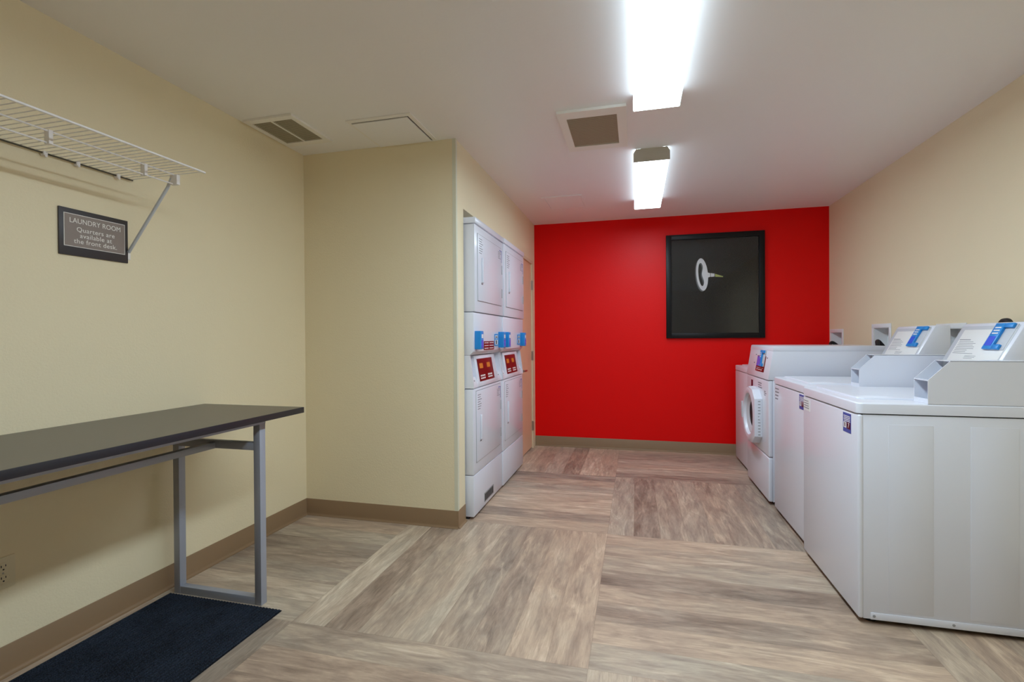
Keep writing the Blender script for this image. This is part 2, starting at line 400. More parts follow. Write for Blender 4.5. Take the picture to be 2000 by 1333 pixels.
t = thing('exhaust_fan', 'square exhaust fan cover with grey grille, left of the nearer ceiling light', 'exhaust fan', (-0.235, 2.955, H))
cx, cy = -0.235, 2.955
mb = MB(); frame_rect(mb, -0.420-cx, -0.044-cx, 2.672-cy, 3.240-cy, -0.375-cx, -0.096-cx, 2.755-cy, 3.168-cy, -0.016, -0.0005); mb.build('cover', M['panel_white'], t)
MB().box(-0.375-cx, -0.096-cx, 2.755-cy, 3.168-cy, -0.004, -0.0006).build('backing', M['vent_dark'], t)
mb = MB(); louver_grid(mb, -0.375-cx, -0.096-cx, 2.755-cy, 3.168-cy, -0.012, 34); mb.build('grille', M['vent_grey'], t)

t = thing('access_panel', 'small flush white access panel in the ceiling near the red wall', 'ceiling panel', (-0.63, 4.47, H))
mb = MB(); frame_rect(mb, -0.18, 0.18, -0.195, 0.195, -0.155, 0.165, -0.175, 0.185, -0.005, -0.0005); mb.build('frame', M['ceiling'], t)
MB().box(-0.152, 0.162, -0.172, 0.182, -0.004, -0.001).build('door', M['ceiling'], t)

# ------------------------------------------------------------ framed picture
PX0, PX1, PZ0, PZ1 = 0.307, 1.236, 1.178, 2.238
pcx, pcz = (PX0+PX1)/2, (PZ0+PZ1)/2
t = thing('framed_picture', 'large black framed picture of a white oval key on black, hanging on the red wall', 'picture', (pcx, YR, pcz))
hw, hh, fwid = (PX1-PX0)/2, (PZ1-PZ0)/2, 0.052
mb = MB()
for sx in (-1, 1):
    a, b = sorted((sx*hw, sx*(hw-fwid))); mb.box(a, b, -0.034, -0.001, -hh, hh, 0.002)
for sz in (-1, 1):
    a, b = sorted((sz*hh, sz*(hh-fwid))); mb.box(-hw+fwid-0.001, hw-fwid+0.001, -0.034, -0.001, a, b, 0.002)
mb.build('frame', M['black_frame'], t)
art = MB().box(-hw+fwid, hw-fwid, -0.010, -0.003, -hh+fwid, hh-fwid).build('print', M['art'], t)
# key: kidney-holed oval bow, collar and tapering shaft, printed flat on the sheet
kx, kz = 0.657-pcx, 1.826-pcz
def bow(mb, oz=0, ox=0, y=-0.0105, m=None, so=1.0):
    n = 56; b = bmesh.new(); A = []; B = []
    for k in range(n):
        a = 2*math.pi*k/n
        co_, si = math.cos(a), math.sin(a)
        A.append(b.verts.new((kx+ox+0.056*so*co_+0.012*si*-1, y, kz+oz+0.165*so*si)))
        ri = 0.029; dent = 0.020*math.exp(-(a if a < math.pi else a-2*math.pi)**2/0.25)
        B.append(b.verts.new((kx+ox-0.006+(ri*co_-dent*1.2)+0.009*si*-1, y, kz+oz+0.118*si)))
    for k in range(n): b.faces.new((A[k], A[(k+1) % n], B[(k+1) % n], B[k]))
    mb._merge(b, None, m)
mb = MB(); bow(mb, ox=-0.010, oz=-0.010, y=-0.0103); mb.build('key_shadow', M['key_dim'], art)
mb = MB(); bow(mb); mb.build('key_bow', M['key_white'], art)
sh = MB()
sh.prism([(kx+0.050, kz+0.02), (kx+0.078, kz+0.008), (kx+0.078, kz-0.026), (kx+0.050, kz-0.035)], 'y', -0.0110, -0.0102)
sh.prism([(kx+0.082, kz+0.010), (kx+0.118, kz+0.004), (kx+0.118, kz-0.026), (kx+0.082, kz-0.028)], 'y', -0.0110, -0.0102)
sh.build('key_collar', M['key_white'], art)
MB().prism([(kx+0.124, kz+0.002), (kx+0.150, kz-0.008), (kx+0.200, kz-0.026), (kx+0.196, kz-0.034), (kx+0.150, kz-0.030), (kx+0.124, kz-0.028)], 'y', -0.0110, -0.0102).build('key_shaft', M['key_brass'], art)
MB().box(-hw+fwid-0.002, hw-fwid+0.002, -0.0185, -0.0160, -hh+fwid-0.002, hh-fwid+0.002).build('glass_pane', M['glass'], t)

# ------------------------------------------------------------ laundry room sign
t = thing('wall_sign', 'dark framed LAUNDRY ROOM sign on the left wall under the wire shelf', 'sign', (XL, 1.539, 1.626))
MB().box(0.0005, 0.007, -0.133, 0.133, -0.093, 0.093, 0.001).build('backer', M['sign_dark'], t)
MB().box(0.0065, 0.0082, -0.117, 0.119, -0.058, 0.073).build('border', M['sign_text'], t)
MB().box(0.0070, 0.0090, -0.1145, 0.1165, -0.0555, 0.0705).build('face', M['sign_taupe'], t)
text('title_lettering', 'LAUNDRY ROOM', 0.0252, T(0.0094, 0.001, 0.046) @ FX @ Matrix.Diagonal((1, 1.12, 1, 1)), M['sign_text'], t, space=1.0)
for k, ln in enumerate(('Quarters are', 'available at', 'the front desk.')):
    text('message_lettering', ln, 0.0262, T(0.0094, 0.001, 0.0130-0.0238*k) @ FX, M['sign_text'], t, space=1.06)

# ------------------------------------------------------------ power outlet
t = thing('power_outlet', 'ivory double power outlet low on the left wall under the table', 'outlet', (XL, 1.221, 0.370))
MB().box(0.0005, 0.006, -0.036, 0.036, -0.056, 0.056, 0.0015).build('cover_plate', M['ivory'], t)
for dz in (0.0205, -0.0205):
    r = MB().lathe([(0.0172, 0), (0.0172, 0.008), (0.0165, 0.0088), (0, 0.0088)], T(0.0, 0, dz) @ Matrix.Rotation(math.pi/2, 4, 'Y'), 28).build('receptacle', M['ivory'], t)
    MB().box(0.0085, 0.0092, -0.0075, -0.0050, dz+0.001, dz+0.009).box(0.0085, 0.0092, 0.0050, 0.0075, dz+0.002, dz+0.009).lathe([(0.0028, 0), (0.0028, 0.0007)], T(0.0085, 0, dz-0.007) @ Matrix.Rotation(math.pi/2, 4, 'Y'), 12).build('slots', M['dark'], r)
MB().lathe([(0.003, 0), (0.003, 0.0012), (0, 0.0018)], T(0.006, 0, 0) @ Matrix.Rotation(math.pi/2, 4, 'Y'), 12).build('screw', M['chrome'], t)

# ------------------------------------------------------------ wire shelf
SY1, SY0, SZ = 1.692, 0.10, 1.905
SXB, SXF = -2.168, -1.776
t = thing('wire_shelf', 'white ventilated wire shelf high on the left wall', 'shelf', (XL, 0.9, SZ))
ox, oy = XL, 0.9
MB().tube([(SXF-ox-0.010, SY0-oy, 0), (SXF-ox, SY1-oy+0.004, 0)], 0.0042, 10).build('front_rod', M['wire'], t)
MB().tube([(SXB-ox, SY0-oy, -0.001), (SXB-ox, SY1-oy, -0.001)], 0.0034, 8).build('back_rod', M['vent_dark'], t)['label'] = 'back rod with the shade at the wall painted into its colour'  # dark colour paints in the shadow line along the wall
MB().tube([(-1.924-ox, SY0-oy, -0.004), (-1.915-ox, SY1-oy, -0.004)], 0.0030, 8).build('middle_rod', M['wire'], t)
MB().tube([(-1.930-ox, SY0-oy, -0.043), (-1.920-ox, SY1-oy-0.004, -0.043)], 0.0030, 8).build('hanging_rod', M['wire'], t)
n = 0; y = SY1-0.003; wires = MB()
while y > SY0:
    f = (y-SY0)/(SY1-SY0)
    wires.tube([(SXB-ox, y-oy, 0.0025), (SXF-0.010*(1-f)-ox, y-oy, 0.0025)], 0.0016, 6); y -= 0.0254
wires.build('cross_wires', M['wire'], t)['kind'] = 'stuff'
for y in (1.215, 1.545, 0.86, 0.5):
    MB().box(-1.934-ox, -1.912-ox, y-oy-0.004, y-oy+0.009, -0.047, 0.0005, 0.001).build('rod_clip', M['wire'], t)
for y in (1.358, 1.470, 1.627, 0.95, 0.6):
    MB().box(0.0005, 0.020, y-oy-0.007, y-oy+0.007, -0.012, 0.006, 0.002).lathe([(0.005, 0), (0.005, 0.004), (0, 0.006)], T(0.018, y-oy, -0.012) @ Matrix.Rotation(math.pi/2, 4, 'Y'), 12).build('wall_clip', M['wire'], t)
t2 = t
by = 1.674
MB().box(0.0005, 0.004, by-oy-0.013, by-oy+0.011, 1.549-SZ, 1.592-SZ, 0.001).lathe([(0.005, 0), (0.005, 0.002), (0, 0.003)], T(0.004, by-oy, 1.568-SZ) @ Matrix.Rotation(math.pi/2, 4, 'Y'), 12).build('bracket_foot', M['wire'], t)
MB().tube([(0.008, by-oy, 1.582-SZ), (-1.95-ox, by-oy, 1.852-SZ), (-1.930-ox, by-oy, 1.888-SZ)], 0.0065, 8).build('support_arm', M['light_grey'], t)
MB().box(-1.936-ox, -1.898-ox, by-oy-0.004, by-oy+0.012, -0.046, -0.004, 0.001).build('bracket_head', M['wire'], t)

# ------------------------------------------------------------ folding table
t = thing('folding_table', 'long dark-topped laundry folding table on grey steel legs against the left wall', 'table', (-1.875, 1.17, 0))
ox, oy = -1.875, 1.17
TZ = 0.860; TY1 = 2.062; TY0 = 0.28; TXF, TXB = -1.578, -2.176
MB().box(TXB-ox, TXF-ox, TY0-oy, TY1-oy, TZ-0.0275, TZ-0.0005, 0.0008, m=M['top_edge']).box(TXB+0.0015-ox, TXF-0.0015-ox, TY0+0.0015-oy, TY1-0.0015-oy, TZ-0.002, TZ, m=M['top_black']).build('tabletop', M['top_black'], t)
LW = 0.034; LF = -1.628; LBk = -2.115
for yy in (1.826, 0.480):
    y0, y1 = yy-oy, yy+LW-oy
    MB().box(LF-LW-ox, LF-ox, y0, y1, 0, TZ-0.0275-0.020, 0.001).build('leg', M['steel'], t)
    MB().box(LBk-ox, LBk+LW-ox, y0, y1, 0, TZ-0.0275-0.020, 0.001).build('leg', M['steel'], t)
    MB().box(LBk+LW-ox, LF-LW-ox, y0+0.001, y1-0.001, 0.0, LW, 0.001).build('floor_rail', M['steel'], t)
    MB().box(LBk+LW-ox, LF-LW-ox, y0+0.001, y1-0.001, 0.695, 0.729, 0.001).build('crossbar', M['steel'], t)
MB().box(-0.028, 0.006, 0.515-oy, 1.826-oy, 0.695, 0.722, 0.001).build('stretcher', M['steel'], t)
MB().box(LF-LW-ox, LF-ox, 0.40-oy, 1.862-oy, TZ-0.0275-0.020, TZ-0.0276).build('apron_rail', M['steel'], t)
MB().box(LBk-ox, LBk+LW-ox, 0.40-oy, 1.862-oy, TZ-0.0275-0.020, TZ-0.0276).build('apron_rail', M['steel'], t)

# ------------------------------------------------------------ ribbed floor mat
mm = bpy.data.materials.new('navy_carpet_mat'); mm.use_nodes = True; nt = mm.node_tree; b = nt.nodes['Principled BSDF']
g = nt.nodes.new('ShaderNodeNewGeometry'); n1 = nt.nodes.new('ShaderNodeTexNoise'); n1.inputs['Scale'].default_value = 260; n1.inputs['Detail'].default_value = 3
n2 = nt.nodes.new('ShaderNodeTexNoise'); n2.inputs['Scale'].default_value = 7; n2.inputs['Detail'].default_value = 2
r1 = nt.nodes.new('ShaderNodeValToRGB'); r1.color_ramp.elements[0].position = 0.35; r1.color_ramp.elements[0].color = srgb(14, 17, 23); r1.color_ramp.elements[1].position = 0.75; r1.color_ramp.elements[1].color = srgb(50, 59, 74)
nt.links.new(g.outputs['Position'], n1.inputs['Vector']); nt.links.new(g.outputs['Position'], n2.inputs['Vector'])
ad = nt.nodes.new('ShaderNodeMath'); ad.operation = 'MULTIPLY_ADD'; ad.inputs[1].default_value = 0.3; nt.links.new(n2.outputs['Fac'], ad.inputs[0])
sb = nt.nodes.new('ShaderNodeMath'); sb.operation = 'SUBTRACT'; sb.inputs[1].default_value = 0.15; nt.links.new(n1.outputs['Fac'], sb.inputs[0]); nt.links.new(sb.outputs[0], ad.inputs[2])
nt.links.new(ad.outputs[0], r1.inputs[0]); nt.links.new(r1.outputs[0], b.inputs['Base Color']); b.inputs['Roughness'].default_value = 0.95; b.inputs['Specular IOR Level'].default_value = 0.15
bmp = nt.nodes.new('ShaderNodeBump'); bmp.inputs['Strength'].default_value = 0.8; bmp.inputs['Distance'].default_value = 0.003
nt.links.new(n1.outputs['Fac'], bmp.inputs['Height']); nt.links.new(bmp.outputs['Normal'], b.inputs['Normal'])
M['groove'] = mat('mat_groove_rubber', (9, 11, 14), 0.8, spec=0.2)
mb = MB(); x0, x1, y0, y1 = -2.122, -1.510, 0.25, 1.812
mb.box(x0, x1, y0, y1, 0.0005, 0.0040, m=mm)
n = 38; wd = (x1-x0)/n
for i in range(n):
    a = x0+i*wd
    mb.box(a+wd*0.74, a+wd, y0+0.004, y1-0.004, 0.0038, 0.0044, m=M['groove'])
    mb.prism([(a, 0.0039), (a+wd*0.12, 0.0072), (a+wd*0.58, 0.0072), (a+wd*0.72, 0.0039)], 'y', y0+0.002, y1-0.002, m=mm)
tag(mb.build('floor_mat', mm), 'dark navy ribbed floor mat lying under the folding table', 'mat')

# ------------------------------------------------------------ top-loading washers
WW, WD = 0.683, 0.70
def lines(mb, f, u0, u1, v0, v1, n, h=0.35, seed=1):
    """rows of small print; f(u0,u1,v0,v1) adds a bar"""
    rg = random.Random(seed); dv = (v1-v0)/n
    for i in range(n):
        va = v1-(i+0.5)*dv; f(u0, u0+(u1-u0)*rg.uniform(0.55, 1.0), va-dv*h/2, va+dv*h/2)
def blue_sticker(t, x, y0, y1, z0, z1, digits):
    s = MB().box(x-0.0010, x+0.0005, y0, y1, z0, z1).build('blue_label', M['sticker_blue'], t)
    s['label'] = 'blue sticker with white lines and a number'
    yw = y1-y0; zh = z1-z0
    mb = MB()
    for k in range(4):
        zz = z1-zh*(0.16+0.085*k); mb.box(x-0.0015, x-0.0008, y0+yw*0.1, y1-yw*(0.1+0.05*(k % 2)), zz-zh*0.02, zz+zh*0.02)
    mb.box(x-0.0015, x-0.0008, y0+yw*0.56, y1-yw*0.08, z0+zh*0.22, z0+zh*0.52)
    mb.build('print_lines', M['sticker_white'], s)
    MB().box(x-0.0015, x-0.0008, y0+yw*0.06, y0+yw*0.52, z0+zh*0.20, z0+zh*0.54).build('number_block', M['sticker_dark'], s)
    text('number', digits[1], zh*0.36, T(x-0.0018, y0+yw*0.28, z0+zh*0.37) @ FNX, M['sticker_white'], s, 0.0002)
    text('number', digits[0], zh*0.32, T(x-0.0018, y0+yw*0.74, z0+zh*0.37) @ FNX, M['sticker_dark'], s, 0.0002)
    return s
def washer_body(t, lid=True, side_marks=True):
    MB().box(0.0, 0.020, 0.0, WW, 0.022, 0.866, 0.008, 3).build('front_panel', M['white'], t)
    cb = MB().box(0.018, WD, 0.003, WW-0.003, 0.022, 0.866, 0.002)
    for x0, x1 in ((0.109, 0.265), (0.389, 0.545)):
        cb.box(x0, x1, 0.0018, 0.0035, 0.062, 0.828, 0.0008)
    cb.build('cabinet', M['white'], t)
    MB().box(0.044, WD, 0.0005, 0.0030, 0.022, 0.050, 0.0008).build('base_strip', M['white'], t)
    for x in (0.056, 0.331, 0.62):
        MB().lathe([(0.0055, 0), (0.0055, 0.0015), (0, 0.0022)], T(x, 0.0006, 0.037) @ Matrix.Rotation(math.pi/2, 4, 'X'), 14).build('screw', M['grey_slot'], t)
    MB().box(0.010, WD-0.01, 0.010, WW-0.010, 0.864, 0.873).build('top_gasket', M['dark'], t)
    for x in (0.06, WD-0.06):
        for y in (0.05, WW-0.05):
            MB().lathe([(0.022, 0.0), (0.022, 0.014), (0.012, 0.016), (0.012, 0.024)], T(x, y, 0), 16).build('foot', M['dark'], t)
    MB().box(0.03, WD-0.01, 0.02, WW-0.02, 0.012, 0.023).build('underside', M['dark'], t)
    b = bmesh.new(); bmesh.ops.create_cube(b, size=1)
    bmesh.ops.transform(b, matrix=T(WD/2-0.001, WW/2, 0.893) @ Matrix.Diagonal((WD+0.004, WW+0.002, 0.044, 1)), verts=b.verts)
    bmesh.ops.bevel(b, geom=[e for e in b.edges if abs((e.verts[0].co-e.verts[1].co).z) > 0.02], offset=0.022, segments=6, affect='EDGES', profile=0.5)
    bmesh.ops.bevel(b, geom=[e for e in b.edges if all(abs(v.co.z-0.915) < 1e-4 for v in e.verts)], offset=0.007, segments=3, affect='EDGES', profile=0.5)
    d = MB(); d._merge(b, None, None, False); dk = d.build('top_deck', M['white'], t)
    if lid:
        mb = MB(); b = bmesh.new(); bmesh.ops.create_cube(b, size=1)
        bmesh.ops.transform(b, matrix=T(0.285, 0.395, 0.9165) @ Matrix.Diagonal((0.47, 0.53, 0.011, 1)), verts=b.verts)
        bmesh.ops.bevel(b, geom=[e for e in b.edges if abs((e.verts[0].co-e.verts[1].co).z) > 0.005], offset=0.03, segments=6, affect='EDGES', profile=0.5)
        bmesh.ops.bevel(b, geom=[e for e in b.edges if all(abs(v.co.z-0.922) < 1e-4 for v in e.verts)], offset=0.005, segments=3, affect='EDGES', profile=0.5)
        mb._merge(b, None, None, False); ld = mb.build('lid', M['white'], t)
        cut(ld, MB().lathe([(0.0001, -0.014), (0.030, -0.010), (0.055, 0.0), (0.055, 0.02), (0.0001, 0.02)], T(0.125, 0.175, 0.922) @ Matrix.Diagonal((1.35, 0.8, 1, 1)), 32))
    return dk
SL = 0.52; NN = math.sqrt(1+SL*SL)
# frame on the slanted console face: u runs +y, v runs up the slope, w points out to the user
SLM = Matrix(((0, SL/NN, -1/NN, 0.611), (1, 0, 0, 0), (0, 1/NN, SL/NN, 1.09), (0, 0, 0, 1)))
def slab(mb, u0, u1, v0, v1, w0, w1, bev=0.0, M_=None, m=None): return mb.box(u0, u1, v0, v1, w0, w1, bev, mtx=(M_ or SLM), m=m)
def card_reader(t, u0, v0, M_, s=1.0):
    c = slab(MB(), u0, u0+0.118*s, v0, v0+0.128*s, 0.0, 0.004, 0.0015, M_).build('card_reader', M['light_grey'], t)
    c['label'] = 'blue card reader with screen'
    mb = MB(); slab(mb, u0+0.060*s, u0+0.118*s, v0, v0+0.128*s, 0.004, 0.015, 0.002, M_)
    slab(mb, u0+0.020*s, u0+0.062*s, v0, v0+0.024*s, 0.004, 0.015, 0.002, M_)
    slab(mb, u0+0.008*s, u0+0.062*s, v0+0.106*s, v0+0.128*s, 0.004, 0.015, 0.002, M_)
    mb.build('bezel', M['blue'], c)
    slab(MB(), u0+0.068*s, u0+0.110*s, v0+0.016*s, v0+0.062*s, 0.015, 0.0162, 0.0, M_).build('screen', M['blue_dark'], c)
    mb = MB()
    for k in range(3): slab(mb, u0+0.070*s, u0+0.106*s, v0+(0.074+0.014*k)*s, v0+(0.080+0.014*k)*s, 0.015, 0.0158, 0, M_)
    mb.build('lettering', M['sticker_white'], c)
def washer_top(label, loc, digits, note_far=False, note_near=False, full=True):
    t = thing('washing_machine', label, 'washing machine', loc, 'washing machines along the right wall')
    washer_body(t)
    if not full:
        MB().prism([(0.56, 0.915), (0.60, 1.02), (0.70, 1.02), (0.70, 0.915)], 'y', 0.02, WW-0.02, bev=0.003).build('control_console', M['white'], t)
        return t
    # coin meter case along the near edge: open sleeve with sloped cheeks
    Y0, Y1 = 0.001, 0.103; th = 0.0025
    chk = [(0.245, 0.9155), (0.245, 1.011), (0.320, 1.088), (0.70, 1.088), (0.70, 0.9155)]
    mc = MB().prism(chk, 'y', Y0, Y0+th).prism(chk, 'y', Y1-th, Y1).box(0.320, 0.70, Y0, Y1, 1.0865, 1.0890)
    mc.box(0.245, 0.262, Y0+th, Y1-th, 1.008, 1.0115).box(0.245, 0.70, Y0+th, Y1-th, 0.9155, 0.918).box(0.245, 0.2475, Y0+th, Y1-th, 0.918, 0.935)
    mc.box(0.698, 0.70, Y0, Y1, 0.9155, 1.088).build('meter_case', M['white'], t)
    mp = MB().box(0.345, 0.349, Y0+th, Y1-th, 0.918, 1.0865).prism([(0.262, 1.0085), (0.345, 0.985), (0.345, 0.981), (0.262, 1.0045)], 'y', Y0+th, Y1-th).build('meter_face', M['light_grey'], t)
    MB().box(0.3440, 0.3452, 0.030, 0.060, 1.03, 1.06).box(0.3440, 0.3452, 0.066, 0.080, 1.03, 1.055).build('coin_slot', M['dark'], mp)
    # slanted console
    y0, y1 = 0.198, 0.603
    zb = 0.9155; xb = 0.611-(1.09-zb)*SL; xt = 0.611+(1.247-1.09)*SL
    c = MB().prism([(xb, zb), (xt, 1.247), (0.765, 1.247), (0.765, zb)], 'y', y0, y1, bev=0.008).build('control_console', M['white'], t)
    slab(MB(), y0+0.020, y1-0.008, -0.035, 0.162, -0.0008, 0.0008, 0.0004).build('painted_recess_shade', M['light_grey'], c)  # grey slab paints the recess shade, wider at the far side and top
    p = slab(MB(), y0+0.026, y1-0.042, -0.03, 0.142, -0.0005, 0.0018, 0.0008).build('instruction_panel', M['sticker_white'], c)
    mb = MB(); lines(mb, lambda a, b2, v0, v1: slab(mb, y1-0.055-(b2-0)*1, y1-0.055-a, v0, v1, 0.0018, 0.0022), 0.0, 0.155, 0.012, 0.082, 8, 0.22, 3)
    slab(mb, y1-0.130, y1-0.050, 0.086, 0.0895, 0.0018, 0.0022)
    lines(mb, lambda a, b2, v0, v1: slab(mb, y1-0.155-b2, y1-0.155-a, v0, v1, 0.0018, 0.0022), 0.0, 0.10, -0.012, 0.008, 3, 0.25, 9)
    mb.build('instruction_print', M['ink'], p)
    # card reader on the console, near side
    card_reader(t, y0+0.028, 0.038, SLM)
    blue_sticker(t, 0.0, 0.068, 0.150, 0.772, 0.856, digits)
    if note_far:
        s = MB().box(-0.0010, 0.0005, WW-0.108, WW-0.012, 0.792, 0.856).build('paper_label', M['sticker_white'], t)
        mb = MB(); lines(mb, lambda a, b2, v0, v1: mb.box(-0.0014, -0.0009, WW-0.018-b2, WW-0.018-a, v0, v1), 0, 0.08, 0.80, 0.85, 4, 0.3, 5); mb.build('print', M['ink'], s)
    if note_near:
        mb = MB(); lines(mb, lambda a, b2, v0, v1: mb.box(-0.0010, 0.0005, WW-0.03-b2, WW-0.03-a, v0, v1), 0, 0.09, 0.76, 0.85, 4, 0.3, 6); mb.build('printed_notice', M['ink'], t)
    return t
def c_parent(t, c): return t
A = washer_top('white top-loading washing machine, the nearest one, flat side panel facing the camera', (0.889, 2.300, 0), ('8', '7'), note_far=True)
B = washer_top('white top-loading washing machine standing between the nearest washer and the front-loader', (0.919, 2.998, 0.0), ('8', '7'), note_near=True)
D = washer_top('low flat-topped white washing machine in the corner by the red wall', (0.945, 4.475, 0.0), ('8', '7'), full=False)

# ------------------------------------------------------------ front-loading washer
t = thing('washing_machine', 'taller white front-loading washing machine with round porthole door', 'washing machine', (0.905, 3.768, 0), 'washing machines along the right wall')
W2 = 0.683
MB().box(0.0, 0.03, 0.0, W2, 0.022, 0.333, 0.010, 3).build('kick_panel', M['white'], t)
fp = MB().box(0.0, 0.03, 0.0, W2, 0.337, 0.877, 0.010, 3).build('front_panel', M['white'], t)
MB().box(0.028, 0.735, 0.002, W2-0.002, 0.022, 0.879, 0.002).build('cabinet', M['white'], t)
hs = MB().prism([(-0.004, 0.882), (0.030, 1.090), (0.735, 1.090), (0.735, 0.882)], 'y', 0.001, W2-0.001, bev=0.003).build('control_housing', M['white'], t)
MB().prism([(0.028, 1.087), (0.034, 1.118), (0.042, 1.122), (0.740, 1.122), (0.740, 1.087)], 'y', -0.001, W2+0.001, bev=0.002).build('top_panel', M['white'], t)
MB().box(0.02, 0.73, 0.01, W2-0.01, 0.876, 0.884).build('seam_gasket', M['grey_slot'], t)
MB().box(0.03, 0.72, 0.02, W2-0.02, 0.010, 0.023).build('underside', M['dark'], t)
for x in (0.07, 0.68):
    for y in (0.05, W2-0.05): MB().lathe([(0.022, 0.0), (0.022, 0.010), (0.012, 0.013), (0.012, 0.024)], T(x, y, 0), 16).build('foot', M['dark'], t)
SK = 0.034/0.208; NK = math.sqrt(1+SK*SK)
KM = Matrix(((0, SK/NK, -1/NK, -0.004), (1, 0, 0, 0), (0, 1/NK, SK/NK, 0.882), (0, 0, 0, 1)))
ks = KM
dp = slab(MB(), 0.150, 0.400, 0.045, 0.165, 0.0, 0.002, 0.0005, ks).build('control_panel', M['maroon'], t)
mb = MB()
for k in range(3): slab(mb, 0.33-0.06*k, 0.365-0.06*k, 0.055, 0.062, 0.002, 0.0026, 0, ks)
slab(mb, 0.18, 0.37, 0.070, 0.073, 0.002, 0.0026, 0, ks); mb.build('button_print', M['sticker_white'], dp)
slab(MB(), 0.30, 0.39, 0.085, 0.160, 0.002, 0.003, 0, ks).build('display', M['blue_dark'], dp)
card_reader(t, 0.165, 0.085, KM @ T(0, 0, 0.002), 0.95)
for (u, v) in ((0.44, 0.165), (0.46, 0.10), (0.10, 0.15)): slab(MB(), u, u+0.03, v, v+0.008, -0.001, 0.001, 0, ks).build('printed_note', M['ink'], t)
# porthole door (axis along -x)
ctr = T(0.0, 0.387, 0.588) @ Matrix.Rotation(-math.pi/2, 4, 'Y')
dr = MB().lathe([(0.212, 0.0), (0.216, 0.012), (0.214, 0.040), (0.204, 0.054), (0.180, 0.060), (0.162, 0.054), (0.150, 0.030), (0.146, 0.0)], ctr, 56, closed_prof=True, sy=1.0).build('door', M['white'], t)
MB().lathe([(0.0001, 0.010), (0.06, 0.012), (0.10, 0.018), (0.140, 0.032), (0.150, 0.034), (0.150, 0.002), (0.0001, 0.002)], ctr, 48).build('door_glass', M['art'], dr)
MB().lathe([(0.150, 0.034), (0.140, 0.038), (0.105, 0.022), (0.105, 0.018), (0.150, 0.018)], ctr, 48, closed_prof=True).build('glass_rim', M['light_grey'], dr)
pts = [(0.387, 0.802), (0.26, 0.790), (0.173, 0.728), (0.173, 0.448), (0.26, 0.386), (0.387, 0.374)]
for k in range(13):
    a = -math.pi/2-math.pi*k/12; pts.append((0.387+0.178*math.cos(a), 0.588+0.178*math.sin(a)))
MB().prism(pts, 'x', -0.054, 0.0, bev=0.002).build('door_hinge_cover', M['white'], dr)
mb = MB()
for k in range(12): mb.box(-0.030, -0.014, 0.387-0.2148, 0.387-0.2130, 0.458+0.0225*k, 0.465+0.0225*k)
mb.build('hinge_vents', M['grey_slot'], dr)
MB().box(-0.066, -0.040, 0.387+0.175, 0.387+0.218, 0.53, 0.66, 0.006).build('door_handle', M['light_grey'], dr)
MB().box(-0.0010, 0.0005, 0.47, 0.53, 0.745, 0.845).build('purple_label', M['sticker_dark'], t)
mb = MB(); lines(mb, lambda a, b2, v0, v1: mb.box(-0.0010, 0.0005, 0.30-b2, 0.30-a, v0, v1), 0, 0.16, 0.80, 0.85, 3, 0.4, 4); mb.build('printed_notice', M['ink'], t); mb = MB()
lines(mb, lambda a, b2, v0, v1: mb.box(-0.0010, 0.0005, 0.12-b2, 0.12-a, v0, v1), 0, 0.06, 0.76, 0.80, 3, 0.4, 8); mb.build('printed_notice', M['ink'], t)

